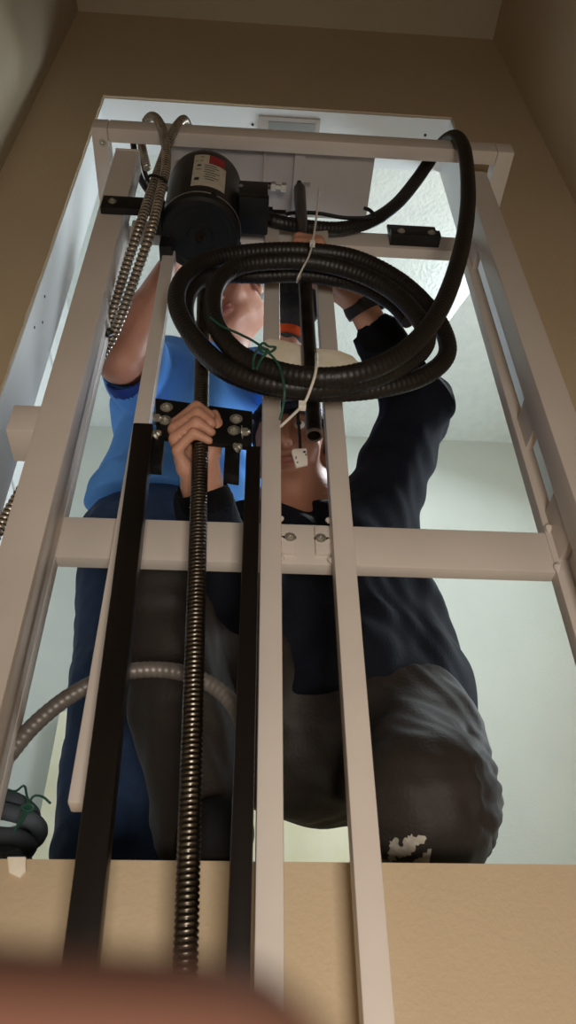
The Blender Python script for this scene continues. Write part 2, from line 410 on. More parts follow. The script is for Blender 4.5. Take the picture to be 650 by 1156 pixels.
# ragged paper edge of the drywall around the opening
e = MB()
for k in range(2):
    zz = np.linspace(ZF, ZH, 60); x = XL if k == 0 else XR; sg = 1 if k == 0 else -1
    e.tube([V(x+sg*.001+rng.normal(0, .0007), D-.001, z) for z in zz], .0032, 6)
e.tube([V(x, D-.001, ZH+rng.normal(0, .0007)-.001) for x in np.linspace(XL, XR, 40)], .0032, 6)
struct(e.build('trim_4', 'tan'))
# strike recess and screw holes in the head
st = MB().box(V(.005, D+.022, ZH-.016), V(.185, D+.098, ZH-.006)).build('strike_plate', 'plate_paint', hd, bevel=.002)
MB().box(V(.035, D+.034, ZH-.018), V(.172, D+.083, ZH-.015)).build('recess', 'shadow_grey', st, bevel=.001)
for y, z in ((1.00, 1.47), (1.03, 1.42), (1.0, 1.36)): MB().lathe([(.003, 0), (.003, .001)], V(XL+.0065, y, z), (1, 0, 0), 10).build('screw_hole', 'wire', bpy.data.objects['trim_1'])
for x in (-.012, .50): MB().lathe([(.004, 0), (.004, .002)], V(x, D+.05, ZH-.0075), (0, 0, -1), 12).build('screw_hole', 'wire', hd)
# panelled closet door in the room's left wall
dl = struct(MB().box(V(RL, 1.56, ZF+.01), V(RL+.012, 2.34, 2.36)).build('door_1', 'white_trim', bevel=.002))
for z0, z1 in ((.42, .98), (1.10, 1.62), (1.72, 2.26)):
    for y0, y1 in ((1.64, 1.91), (1.99, 2.26)):
        pnl = MB()
        for a, (d0, d1) in enumerate(((0, .02), (.045, 0))):
            pass
        pnl.box(V(RL+.010, y0, z0), V(RL+.020, y1, z1)); pnl.build('raised_panel', 'white_trim', dl, bevel=.007)
k = MB().lathe([(.012, 0), (.012, .012), (.026, .03), (.026, .048), (.01, .058)], V(RL+.012, 2.29, 1.29), (1, 0, 0), 20).build('door_knob', 'steel', dl)
struct(MB().box(V(RL, 1.47, ZF), V(RL+.02, 1.56, 2.45)).box(V(RL, 2.34, ZF), V(RL+.02, 2.43, 2.45)).box(V(RL, 1.47, 2.36), V(RL+.02, 2.43, 2.45)).build('trim_5', 'white_trim', bevel=.004))
b = MB().box(V(-.60, RB-.035, ZF), V(.62, RB-.012, 1.30))
tag(b.build('plywood_board', 'board', bevel=.002), 'pale yellow wooden board standing against the far wall behind the two men', 'board')
# broken lump of plaster on the wall under the floor edge
q = [P(8, 967, D-.006), P(29, 967, D-.006), P(29, 983, D-.006), P(22, 991, D-.006), P(10, 985, D-.006)]
tag(MB().prism(q, (0, .0055, 0)).build('plaster_patch', 'cream', bevel=.001), 'small pale plaster patch on the tan wall just under the floor edge, far left', 'plaster')

# ================================================================== THE MAST
mast = thing('lift_mast', 'tall white painted steel frame of square tubes standing in front of the doorway', 'lift frame', V(.1, .85, -ZC))
Y0 = .80; ZT = 1.737
def upright(x0, x1): return bar('upright', x0, x1, Y0, Y0+.052, -ZC, ZT, parent=mast, bevel=.005)
ul = upright(-.304, -.252); ur = upright(.462, .513)
for x0, x1 in ((-.284, -.2605), (.4565, .4790)): bar('rear_upright', x0, x1, .90, .925, -ZC, 1.60, parent=mast, bevel=.003)
for z0, z1 in ((.72, .815), (.955, 1.03), (1.50, 1.60)):
    bar('spacer_plate', .466, .4775, Y0+.05, .902, z0, z1, parent=mast, bevel=.001)
for z0, z1 in ((-.2, 1.58),): bar('spacer_plate', -.2835, -.262, Y0+.05, .902, z0, z1, parent=mast, bevel=.001)
bar('top_beam', -.322, .536, .768, .799, 1.765, 1.81, parent=mast, bevel=.003)
bar('side_beam', -.357, -.3225, .768, .958, 1.765, 1.81, parent=mast, bevel=.003)
bar('side_beam', .5365, .574, .768, .958, 1.765, 1.81, parent=mast, bevel=.003)
bar('upright_cap', -.304, -.252, .80, .852, 1.738, 1.744, parent=mast, bevel=.001)
bar('rear_beam', -.262, .457, .90, .925, 1.567, 1.626, parent=mast, bevel=.003)
bar('cross_member', -.262, .457, .90, .925, .697, .772, parent=mast, bevel=.003)
for x0 in (.0535, .1255):
    gr = bar('guide_rail', x0-.0265+.0275, x0+.0305, .865, .893, -ZC, 1.585, parent=mast, bevel=.003)
# guide rails are seen at X .023-.049 / .115-.143 on the plane Y=.78: scale to Y=.865
for o in [o for o in bpy.data.objects if o.name.startswith('guide_rail')]: bpy.data.objects.remove(o)
s_ = .865/.78
for (a, c) in ((.0228, .0495), (.1150, .1425)):
    x0, x1 = a*s_, c*s_
    gr = bar('guide_rail', x0, x1, .865, .893, -ZC, 1.585, parent=mast, bevel=.003)
    if a < .1: tx0, tx1, bx = x1-.002, x1+.022, x1+.012
    else: tx0, tx1, bx = x0-.022, x0+.002, x0-.012
    tb = bar('slotted_tab', tx0, tx1, .892, .8995, .712, .762, parent=gr, bevel=.0012)
    MB().box(V(bx-.011, .8912, .737), V(bx+.011, .8921, .741)).build('slot', 'wire', gr)
    bolt('tab_bolt', V(bx+(.002 if a < .1 else -.002), .8915, .739), (0, -1, 0), .0058, .005, gr)
    for zz in (.70, .735, .775):
        MB().lathe([(.001, -.004), (.0045, 0), (.0045, .003), (.001, .006)], V(x1+.001 if a < .1 else x0-.001, .894, zz), (0, -.3, 1), 8).build('weld_bead', 'mast', gr)
bar('guide_rail', -.1795, -.154, .87, .898, .338, 1.46, parent=mast, bevel=.003)
bar('top_plate', -.205, .272, .80, .972, 1.811, 1.818, 'plate_paint', mast, .001)
bar('stiffener', .088, .112, .802, .968, 1.790, 1.8105, 'plate_paint', mast, .002)
bar('stiffener', .018, .022, .802, .968, 1.802, 1.8105, 'plate_paint', mast, .001)
bar('side_bracket', -.352, -.303, .823, .888, .868, .925, parent=mast, bevel=.003)
bar('side_bracket', -.332, -.303, .889, .957, .868, .90, parent=mast, bevel=.002)
rbk = bar('notched_bracket', .480, .513, .853, .905, .655, .73, parent=mast, bevel=.002)
bolt('bracket_bolt', V(.4955, .852, .70), (0, -1, 0), .007, .006, mast)
bolt('frame_bolt', V(-.335, .80, 1.765), (0, 0, -1), .006, .005, mast)
for x, z in ((.462, .775), (.458, .70), (.47, 1.60), (.475, 1.585)):
    MB().lathe([(.001, -.006), (.005, 0), (.006, .006), (.001, .012)], V(x, .898, z), (.1, -.2, 1), 8).build('weld_bead', 'mast', mast)

# black brackets on the mast
sb = thing('strap_bracket', 'flat black steel bracket bolted across the top of the left white upright', 'bracket', V(-.24, .79, 1.45))
s9 = .785/.9
MB().box(V(-.338*s9, .785, 1.668*s9+.003), V(-.218*s9, .799, 1.722*s9+.004)).build('strap', 'blackplate', sb, bevel=.0015)
bolt('bolt', V(-.315*s9, .785, 1.70*s9), (0, -1, 0), .006, .005, sb)
MB().box(V(-.219*s9, .785, 1.655*s9), V(-.204*s9, .83, 1.745*s9)).build('end_tab', 'blackplate', sb, bevel=.0015)
rb = thing('angle_bracket', 'black angle bracket with two bolts on the rear beam at the right', 'bracket', V(.35, .89, 1.57))
MB().prism([V(.296, .872, 1.575), V(.296, .899, 1.575), V(.296, .899, 1.652), V(.296, .892, 1.652), V(.296, .886, 1.60), V(.296, .872, 1.60)], (.108, 0, 0)).build('angle', 'blackplate', rb, bevel=.0015)
for x in (.318, .384): bolt('bolt', V(x, .872, 1.588), (0, -1, 0), .006, .005, rb)

# ================================================================== MOTOR
mc = V(-.1065, .848, 0)[:2]; mz = 1.478+ZC
mo = thing('electric_motor', 'dark grey cylindrical electric motor with a paper rating label, hanging under the top beam', 'motor', (mc[0], mc[1], mz))
prof = [(.0, .022), (.074, .022), (.0785, .024), (.0785, .205), (.076, .220), (.066, .234), (.045, .242), (0, .242)]
MB().lathe(prof, (mc[0], mc[1], mz), (0, 0, 1), 56).build('housing', 'motor', mo, angle=30)
eb = MB().lathe([(0, .001), (.024, .001), (.026, .004), (.062, .004), (.064, .002), (.076, .002), (.0815, .008), (.0815, .026), (.079, .027), (.079, .033), (0, .033)], (mc[0], mc[1], mz), (0, 0, 1), 56)
eb = eb.build('end_bell', 'motor_end', mo, angle=22)
MB().lathe([(.079, .0265), (.0822, .0265), (.0822, .0285), (.079, .0285)], (mc[0], mc[1], mz), (0, 0, 1), 56, cap=False).build('rim', 'steel', eb)  # bright ring added as the highlight along the bell seam
for k in range(4):
    a = math.radians(20+90*k); c = np.array([mc[0]+.081*math.cos(a), mc[1]+.081*math.sin(a), mz+.016])
    MB().lathe([(.007, 0), (.007, .022), (.005, .024)], c-[0, 0, .008], (0, 0, 1), 10).build('bell_lug', 'motor_end', mo)
for k, a in enumerate((200,)):
    g = math.radians(-a); c = (mc[0]+.0805*math.cos(g), mc[1]+.0805*math.sin(g), mz+.03)
    MB().lathe([(.005, -.006), (.005, .010), (.003, .013)], c, (0, 0, 1), 8).build('clip', 'wire', mo)
bolt('shaft_nut', (mc[0], mc[1], mz), (0, 0, -1), .008, .012, mo, 'screw')
def label_patch(a0, a1, z0, z1, m, name, par, r=.0789, n=14):
    v = []; f = []
    for i in range(n+1):
        a = math.radians(a0+(a1-a0)*i/n)
        for z in (z0, z1): v.append((mc[0]+r*math.cos(a), mc[1]+r*math.sin(a), mz+z))
    for i in range(n): f.append((2*i, 2*i+2, 2*i+3, 2*i+1))
    return MB().add(v, f).build(name, m, par)
lb = label_patch(-105, -54, .058, .155, 'paper', 'rating_label', mo)
label_patch(-105, -82, .155, .192, 'paper', 'label_top', lb); label_patch(-82, -57, .156, .192, 'red', 'red_block', lb, .0790)
for a0, a1, z0, z1 in ((-99, -93, .148, .140), (-100, -92, .128, .125), (-101, -94, .092, .08), (-88, -70, .147, .144), (-88, -66, .138, .135), (-88, -72, .128, .125),
                       (-88, -64, .118, .115), (-86, -70, .108, .105), (-88, -66, .098, .095), (-86, -72, .088, .085), (-95, -90, .183, .180), (-101, -98, .165, .163), (-95, -91, .165, .163)):
    label_patch(a0, a1, min(z0, z1), max(z0, z1), 'ink', 'print', lb, .0792, 4)
jb = MB().box(V(-.032, .792, 1.548), V(.028, .862, 1.615)).build('junction_box', 'motor', mo, bevel=.004)
MB().box(V(-.030, .786, 1.53), V(.030, .866, 1.5475)).build('box_cover', 'motor_end', jb, bevel=.003)
bolt('cover_screw', V(-.028, .79, 1.585), (0, -1, 0), .0035, .003, jb)
MB().lathe([(.017, 0), (.017, .012), (.012, .013), (.012, .04)], V(.027, .845, 1.575), (1, 0, 0), 18).build('cable_gland', 'blackplate', jb)
MB().box(V(-.185, .85, 1.440), V(-.158, .885, 1.478)).build('foot_clamp', 'blackplate', mo, bevel=.003)
# drain rod with a bright nut
ro = thing('drive_rod', 'short black rod with a bright nut reaching right from the top of the motor', 'rod', P(278, 208, .86))
a = P(272, 208, .86); c = P(306, 210, .86); d = P(325, 212, .86)
MB().tube([a, c], .008, 14).build('rod', 'blacksteel', ro)
MB().lathe([(.010, 0), (.010, .010), (.005, .011), (.005, .022), (.010, .023), (.010, .034)], c, d-c, 6).build('nut', 'steel', ro, angle=20)

# ================================================================== SCREW, PIPE, CARRIAGE
def screw_mod(L, th):
    u = (L/.0062-th/(2*math.pi)) % 1.0
    return 1-.13*np.clip((np.abs(u-.5)-.22)/.12, 0, 1)
sp = [P(230, 326, .84), V(-.0635, .84, .767), V(-.042, .838, .246), V(-.020, .836, -.30)]
s = MB().tube(sp, .0122, 18, step=.00105, rmod=screw_mod, groove=.93)
tag(s.build('lead_screw', ['screw', 'screw_groove'], angle=80), 'long threaded steel lead screw running down from the hose coil, gripped by a hand', 'screw')
pp = thing('steel_pipe', 'dark steel pipe with an open lower end hanging between two white rails', 'pipe', P(355, 493, .835))
pa, pb = P(338, 212, .845), P(354.5, 492, .832)
dv = nrm(pa-pb); r = .0128
MB().lathe([(.0105, .05), (.0105, 0), (r, 0), (r, np.linalg.norm(pa-pb)-.004), (r*.7, np.linalg.norm(pa-pb)+.006), (0, np.linalg.norm(pa-pb)+.006)], pb, dv, 28).build('tube', 'pipe', pp, angle=30)
MB().lathe([(.0104, .002), (.0104, -.0006), (r+.0002, -.0006), (r+.0002, .004)], pb, dv, 28, cap=False).build('cut_end', 'pipe_end', pp, angle=30)
MB().lathe([(.006, 0), (.006, .02)], pa+dv*.004, dv, 10).build('pin', 'pipe', pp)
MB().box(pa+dv*.014+np.array([-.004, -.004, 0]), pa+dv*.014+np.array([.024, .004, .004])).build('pin_tail', 'steel', pp)

ca = thing('lift_carriage', 'black steel carriage of two long rails joined by a bolted cross plate', 'carriage', V(-.07, .83, -.35))
def leanbar(name, x0a, x1a, za, x0b, x1b, zb, y0, y1, m, par):
    return MB().hexa([V(x0b, y0, zb), V(x1b, y0, zb), V(x1b, y1, zb), V(x0b, y1, zb)], [V(x0a, y0, za), V(x1a, y0, za), V(x1a, y1, za), V(x0a, y1, za)]).build(name, m, par, bevel=.003)
lr = leanbar('rail', -.1690, -.1395, .893, -.145+.009, -.112+.009, -.35, .82, .85, 'blacksteel', ca)
rr = leanbar('rail', .001, .0225, .853, -.004, .020, -.35, .82, .862, 'blacksteel', ca)
for o, x in ((lr, -.154), (rr, .011)): pass
cp = MB().prism([P(175, 449, .84), P(285, 464, .84), P(284, 505, .84), P(176, 493, .84)], (0, .008, 0)).build('cross_plate', 'blackplate', ca, bevel=.002)
for px, py in ((188, 460), (186, 474.5), (266.5, 473), (264, 486)): bolt('plate_bolt', P(px, py, .84), (0, -1, 0), .0072, .006, cp)
for px, py, sx in ((174, 472.5, 1), (273, 488, 1)): bolt('side_bolt', P(px, py, .832), (sx, -.15, 0), .0075, .010, cp)
for a in (((173.5, 489), (186, 492), (182, 525), (168, 524)), ((254, 503), (271, 506), (270, 537), (252, 534))):
    pd = MB().prism([P(x, y, .838) for x, y in a], (0, .022, 0)).build('guide_block', 'blackplate', ca, bevel=.002)
bolt('block_bolt', P(176, 491, .836), (.6, -.6, 0), .006, .008, ca); bolt('block_bolt', P(267, 506, .836), (.6, -.6, 0), .006, .008, ca)
# cream foam block wedged behind the pipe
fb = MB(); top = [(297, 384), (304, 381), (322, 384), (341, 389), (363, 393), (383, 395), (398, 401), (405, 408)]
fb.prism([P(x, y, .847) for x, y in top+[(404, 424), (360, 428), (298, 418)]], (0, .0165, 0))
tag(fb.build('foam_block', 'cream', bevel=.004), 'cream foam block wedged between the pipe and the two white rails behind the hose coil', 'foam block')

# ================================================================== HOSES AND CONDUIT
def ribs(p, amp): return lambda L, th: 1+amp*np.sign(np.sin(2*math.pi*L/p))*np.abs(np.sin(2*math.pi*L/p))**.6
def helix(p, amp): return lambda L, th: 1+amp*np.sin(2*math.pi*L/p-th)
hose = [(300, 246, .848), (316, 251, .85), (345, 256, .862), (385, 258, .872), (420, 249, .872), (447, 231, .868), (468, 206, .86), (482, 186, .845), (494, 168, .822), (505, 157, .79), (515, 155, .762), (523, 166, .744), (527, 190, .738),
        (528, 230, .735), (521, 280, .73), (503, 336, .722), (478, 376, .716), (445, 404, .714), (405, 421, .716), (360, 426, .722), (310, 418, .73), (266, 397, .738), (242, 362, .745), (243, 325, .748), (266, 302, .75), (310, 295, .752), (360, 297, .755),
        (410, 311, .758), (448, 333, .76), (474, 362, .76), (481, 386, .758), (462, 408, .756), (420, 428, .754), (360, 438, .752), (300, 432, .752), (248, 410, .754), (212, 372, .758), (199, 338, .764), (210, 310, .772), (240, 292, .778), (290, 284, .782), (345, 283, .784),
        (400, 291, .786), (450, 316, .788), (486, 350, .788), (504, 384, .786), (500, 408, .784), (470, 428, .782), (420, 440, .782), (360, 443, .784), (300, 436, .787), (250, 416, .790), (217, 381, .794), (209, 346, .797), (222, 319, .80), (252, 311, .802), (295, 311, .802), (345, 310, .80), (400, 320, .80), (440, 340, .80), (462, 362, .80)]
h = MB().tube(PP(hose), .0148, 16, step=.0021, rmod=ribs(.0085, .022))
tag(h.build('hose', 'hose', angle=80), 'thick black ribbed hose coiled in the middle and looped over the top beam', 'hose')
tw = MB().tube(PP([(316, 243, .846), (335, 240, .85), (360, 241, .855), (390, 246, .86), (420, 245, .852), (418, 238, .85), (411, 235, .85)]), .0042, 8, step=.004)
tag(tw.build('thin_cable', 'wire'), 'thin black cable running beside the hose behind the top beam', 'cable')
def conduit(path, label, r=.0088):
    return tag(MB().tube(PP(path), r, 12, step=.0013, rmod=helix(.0092, .13), groove=.86).build('flexible_conduit', ['conduit', 'groove'], angle=80), label, 'conduit', None)
conduit([(166, 190, .86), (160, 160, .85), (163, 141, .825), (169, 132, .80), (176, 133, .775), (183, 145, .755), (187, 165, .748), (187, 190, .748), (180, 222, .755), (170, 262, .775), (156, 303, .82), (141, 345, .87), (128, 378, .92), (115, 402, .945), (92, 445, .945), (60, 500, .943), (33, 540, .94), (12, 575, .94), (-14, 620, .94)],
        'metal flexible conduit from the left hump over the beam, running down behind the left upright')
conduit([(200, 190, .86), (212, 160, .85), (213, 145, .83), (208, 135, .80), (201, 140, .77), (193, 154, .757), (184, 178, .766), (172, 212, .768), (157, 258, .785), (143, 300, .83), (131, 340, .875), (120, 374, .925), (107, 402, .95), (80, 452, .952)],
        'metal flexible conduit from the right hump over the beam, crossing behind its twin')
tag(MB().tube(PP([(166, 203, .752), (170, 198, .738), (180, 200, .735), (187, 204, .738), (186, 208, .77), (176, 208, .785), (167, 205, .775)]), .0028, 8, step=.003, closed=True).build('cable_tie', 'wire'),
    'small black cable tie binding the two metal conduits together', 'cable tie')
tag(MB().tube(PP([(123, 372, .905), (119, 373, .90), (121, 379, .90), (126, 377, .91), (127, 373, .925), (124, 370, .93)]), .003, 8, step=.002, closed=True).build('cable_tie', 'wire'),
    'small black clip at the lower end of the metal conduits by the left upright', 'cable tie')
for j, (pth, lb_) in enumerate((([(150, 158, .87), (153, 180, .87), (158, 200, .868), (166, 214, .87), (176, 222, .88), (186, 232, .885)], 'black cable hanging behind the left end of the top beam, outer one'),
                           ([(157, 158, .89), (160, 178, .89), (164, 196, .888), (170, 208, .886), (184, 213, .885), (196, 214, .885)], 'black cable hanging behind the left end of the top beam, inner one'))):
    tag(MB().tube(PP(pth), .0075-.002*j, 10, step=.004).build('loose_cable', 'wire'), lb_, 'cable')
g = MB().tube(PP([(-12, 882, .925), (10, 852, .922), (40, 817, .918), (80, 785, .914), (125, 763, .912), (165, 756, .91), (203, 759, .908), (240, 774, .906), (264, 798, .902), (276, 830, .898), (277, 880, .892), (273, 960, .888), (270, 1060, .885)]), .0105, 14, step=.0018, rmod=helix(.0085, .03))
tag(g.build('grey_flexible_conduit', 'grey_conduit', angle=80), 'grey flexible conduit arching across the lower frame in front of the men\'s legs', 'conduit')
# coil of cable on the upper floor
cc = np.array(V(-.375, 1.14, ZF)); pts = []
for k in range(130):
    a = k/130*2*math.pi*4.3; rad = .088+.006*math.sin(a*.37+1); pts.append(cc+[rad*1.15*math.cos(a), rad*.85*math.sin(a), .016+.025*(a/(2*math.pi))+.012*math.sin(a*1.13)])
co = MB().tube(pts, .0115, 12, step=.006)
co = tag(co.build('cable_coil', 'cable'), 'coil of thick grey-blue cable lying on the upper floor at the far left', 'cable')
gt = MB().tube(PP([(9, 892, 1.03), (18, 893, 1.03), (27, 887, 1.03), (30, 897, 1.03), (32, 908, 1.03), (30, 918, 1.035), (24, 930, 1.035)]), .0017, 6, step=.003)
gt.tube(PP([(57, 907, 1.03), (49, 900, 1.03), (40, 898, 1.03), (35, 902, 1.03), (32, 909, 1.03), (26, 918, 1.035), (16, 940, 1.035)]), .0017, 6, step=.003)
gt.tube(PP([(24, 912, 1.03), (33, 908, 1.028), (38, 912, 1.03), (32, 916, 1.03), (25, 913, 1.03)]), .0024, 6, step=.002)
tag(gt.build('tie_wire', 'green'), 'green wire twisted round the grey cable coil on the floor', 'wire')
# ties on the hose coil
z1 = MB().tube(PP([(360.5, 212, .735), (357, 245, .735), (353, 272, .736), (349, 288, .734), (342, 302, .735), (336, 314, .745), (337, 316, .79), (350, 290, .81), (353, 272, .80), (353, 270, .76)]), .0032, 8, step=.003, ell=(1, .55))
z1.box(P(352.5, 275, .737)-.0045, P(352.5, 275, .737)+.0045)
tag(z1.build('zip_tie', 'nylon'), 'white zip tie with a long upright tail at the top of the hose coil', 'zip tie')
z2 = MB().tube(PP([(357, 400, .73), (357, 412, .704), (355, 425, .702), (350, 440, .71), (345, 452, .725), (340, 459, .728), (330, 469, .73), (317, 481, .732)]), .0036, 8, step=.003, ell=(1, .6))
z2.box(P(341, 458, .728)-.005, P(341, 458, .728)+.005)
tag(z2.build('zip_tie', 'nylon'), 'white zip tie with its tail hanging from the bottom of the hose coil', 'zip tie')
gw = MB()
for p_ in ([(237, 358, .728), (250, 368, .726), (268, 376, .722), (284, 384, .718), (297, 393, .712), (312, 408, .706), (319, 426, .704), (321, 444, .712), (319, 460, .73), (316, 474, .74)],
           [(297, 393, .710), (290, 396, .708), (286, 406, .706), (286, 416, .705)], [(297, 393, .71), (303, 396, .707), (295, 405, .706), (290, 416, .705)],
           [(292, 392, .709), (297, 387, .71), (303, 391, .71), (311, 392, .712), (306, 397, .708), (297, 398, .707), (292, 393, .709)]):
    gw.tube(PP(p_), .0019, 6, step=.003)
tag(gw.build('tie_wire', 'green'), 'green wire knotted in a bow round the lower hose coil', 'wire')
# white tag on a dark cord
tg = thing('tag', 'small white plastic tag with black marks dangling on a cord before the kneeling man\'s face', 'tag', P(338, 515, .88))
MB().prism([P(329, 509, .88), P(331, 506.5, .88), P(346, 506, .88), P(347.5, 523, .88), P(334, 526, .88)], (0, .006, 0)).build('tag_body', 'nylon', tg, bevel=.0012)
for x, y, w_, h_ in ((342, 509, 3, 2), (344.5, 512, 1.4, 2), (333.5, 515, 1.2, 3), (335, 521, 1.5, 1.5)):
    MB().prism([P(x, y, .8795), P(x+w_, y, .8795), P(x+w_, y+h_, .8795), P(x, y+h_, .8795)], (0, .001, 0)).build('mark', 'ink', tg)
MB().tube(PP([(339, 508, .885), (338, 490, .88), (336, 468, .87), (336, 440, .86), (338, 400, .858)]), .0026, 8, step=.004).build('cord', 'wire', tg)

# ================================================================== THE KNEELING MAN
def fold_terms(seed, n, f0, f1, bias=(1, 1, 1)):
    g = np.random.default_rng(seed); return [(tuple(nrm(g.normal(size=3)*np.array(bias))), g.uniform(f0, f1), g.uniform(0, 6)) for _ in range(n)]
K = thing('person', 'kneeling man in dark navy jacket and dark trousers, one hand gripping the long screw', 'person', V(.12, 1.2, ZF))
ZFW = ZF+ZC
hipR, hipL = P(335, 802, 1.28), P(440, 812, 1.27)
kneeR, kneeL = P(187, 676, 1.035), P(478, 905, 1.085)
ankR = P(228, 935, 1.06); toeR = P(247, 958, .985)
shR, shL = P(286, 612, 1.165), P(420, 598, 1.205)
elR, elL = P(262, 672, 1.035), P(470, 462, 1.10)
wrR, wrL = P(226, 548, .905), P(404, 337, .945)
neckb = P(345, 592, 1.19); headc = V(.093, 1.113, 1.141)
chest = P(352, 665, 1.215); belly = P(375, 755, 1.26)
gripS = P(226.5, 476, .838); gripP = P(342, 276, .842)
SA = nrm(P(222, 450, .84)-P(228, 560, .84)); SA = nrm(np.array(sp[0])-np.array(sp[1]))
# the nearest point of the screw and of the pipe to each grip
def on_line(p, a, b):
    d = np.array(b)-np.array(a); return np.array(a)+d*((p-a)@d)/(d@d)
gripS = on_line(P(226, 472, .84), sp[1], sp[0]); gripP = on_line(P(343, 281, .842), pb, pa)
Rk = frame(nrm([-.25, -.92, -.35]))
fd = Field(V(-.42, .78, .28), V(.50, 1.52, 1.68), .0042)
Lk = head_field(fd, headc, Rk, .96)
fd.chain([neckb, headc+Rk@np.array([0, -.02, -.05])], [.058, .056], .03)
fd.chain([neckb, chest, belly], [.10, .125, .125], .05).cone(shR, shL, .07, .07, .06)
fd.chain([shR, elR, wrR], [.05, .042, .030], .02); fd.chain([shL, elL, wrL], [.05, .042, .030], .02)
fd.chain([belly, hipR, kneeR, ankR], [.12, .095, .058, .042], .03); fd.chain([belly, hipL, kneeL], [.12, .095, .06], .03)
fd.cone(kneeL, P(520, 930, 1.40), .055, .04, .03)
nails = grip_field(fd, gripS, SA, (.12, 1, -.1), .0122, wrR, 1, .94)
nails2 = grip_field(fd, gripP, dv, (.55, .85, 0), .0128, wrL, -1, 1.0)
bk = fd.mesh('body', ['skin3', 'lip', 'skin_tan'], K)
paint_faces(bk, headc+[0, 0, -.02], (.13, .16, .17), np.eye(3), 2)  # paints the shaded face tone over the whole head
paint_faces(bk, Lk(0, .092, -.061), (.025, .022, .010), Rk, 1)
nb = MB()
for p2, p3, r in nails+nails2: pass
# jacket
jf = Field(V(-.28, .90, .50), V(.48, 1.48, 1.45), .0048)
jf.chain([neckb+[0, .02, 0], chest, belly, belly+[.01, .02, -.10]], [.085, .145, .155, .165], .05)
jf.ell(chest+[0, .01, .01], [.19, .125, .19], .05).ell(belly+[0, .0, -.02], [.185, .15, .15], .05)
jf.cone(shR, shL, .078, .080, .06)
jf.chain([shR, elR, wrR+(elR-wrR)*.12], [.078, .064, .043], .03)
jf.chain([shL, elL, wrL+(elL-wrL)*.36], [.083, .067, .050], .035)
jf.ell(P(487, 452, 1.09), [.03, .03, .035], .05)
jf.cone(neckb+[0, .0, .0], headc+Rk@np.array([0, -.035, -.095]), .078, .069, .03)
jf.cone(chest+[-.02, 0, -.05], P(300, 712, 1.17), .12, .085, .05).cone(P(440, 690, 1.24), P(464, 775, 1.255), .10, .100, .07).cone(P(390, 790, 1.25), P(455, 800, 1.25), .14, .108, .06)
jf.folds(.010, fold_terms(3, 5, 38, 80)); jf.folds(.004, fold_terms(5, 4, 90, 150))
jf.cone(wrR+(elR-wrR)*-.1, wrR+(elR-wrR)*.2, .033, .037, .003, 'sub'); jf.cone(wrL, wrL+(elL-wrL)*.42, .035, .040, .003, 'sub')
jf.half(P(340, 571, 1.115), (-.05, -.30, 1), P(300, 600, 1.0)+[-.08, 0, -.05], headc+[.1, .2, .12], k=.006)
wz = P(455, 787, 1.2); jf.half(P(470, 789, 1.15), (.02, .10, -1), k=.010)
jk = jf.mesh('jacket', 'jacket', K)
for nm, a, b_, r0 in (('cuff', wrR+(elR-wrR)*.05, wrR+(elR-wrR)*.22, .041), ('cuff', wrL+(elL-wrL)*.27, wrL+(elL-wrL)*.46, .050)):
    n_ = 30; th = np.linspace(0, 1, n_)
    MB().lathe([(r0-.006, .012), (r0-.003, 0), (r0, .001), (r0+.004, np.linalg.norm(b_-a)*.6), (r0+.003, np.linalg.norm(b_-a))], a, b_-a, 36).build(nm, 'cuff', jk)
cl = MB()
cl.tube([neckb+np.array([.064*math.cos(t), .010+.062*math.sin(t), .024+.012*math.sin(t)]) for t in np.linspace(0, 2*math.pi, 36, endpoint=False)], .013, 10, closed=True, ell=(1, 1.4))
cl.build('collar', 'cuff', jk)
# trousers
pf = Field(V(-.36, .88, .27), V(.50, 1.55, .95), .005)
pf.chain([belly+[0, .03, -.03], (hipR+hipL)/2], [.15, .155], .05)
pf.chain([hipR, kneeR], [.118, .082], .04).chain([kneeR, (kneeR+ankR)/2+[0, .015, 0], ankR], [.080, .074, .064], .02)
pf.chain([hipL, kneeL], [.128, .094], .05).cone(kneeL, P(505, 920, 1.30), .088, .080, .05).cone(P(492, 840, 1.17), P(512, 925, 1.13), .075, .045, .05)
pf.ell(P(352, 850, 1.30), [.16, .13, .115], .06).ell(P(432, 820, 1.24), [.145, .12, .105], .05)
pf.folds(.006, fold_terms(11, 5, 35, 70)); pf.folds(.0035, fold_terms(12, 4, 90, 170, (1, 1, .4)))
pf.folds(.004, [((.2, -.3, 1), 170, 0.4), ((.5, .2, 1), 120, 1.0)], P(528, 965, 1.12)-[.0, .15, .0], P(600, 860, 1.2)+[0, .15, 0])
pf.half(V(0, 0, ZF+.004), (0, 0, -1), k=.006)
pk = pf.mesh('trousers', ['pants', 'dust'], K)
for c, r in ((P(452, 944, .995), (.006, .1, .013)), (P(463, 946, .995), (.014, .1, .006)), (P(473, 941, .995), (.013, .1, .005)), (P(486, 957, .995), (.012, .1, .004)), (P(491, 954, .995), (.006, .1, .006)), (P(466, 938, .995), (.006, .1, .003))):
    paint_faces(pk, c, r, np.eye(3), 1)
# shoe of the raised leg
sf = Field(V(-.24, .86, .29), V(.10, 1.22, .50), .004)
heel = np.array([ankR[0], ankR[1]+.03, ZFW+.045]); toe = np.array([toeR[0], toeR[1]-.01, ZFW+.036])
sf.cone(heel, toe, .042, .036, .03).cone(heel, ankR+[0, .01, -.01], .044, .046, .03).cone((heel+toe)/2+[0, 0, .02], toe, .038, .033, .03)
sf.half(V(0, 0, ZF+.003), (0, 0, -1), k=.004); sf.mesh('shoe', 'shoe', K)
sf = Field(V(.02, 1.22, .29), V(.42, 1.56, .46), .005)
a_ = P(520, 930, 1.40); a_[2] = ZFW+.055
sf.cone(a_, a_+[0, .09, .0], .045, .04, .03).half(V(0, 0, ZF+.003), (0, 0, -1), k=.004); sf.mesh('shoe', 'shoe', K)
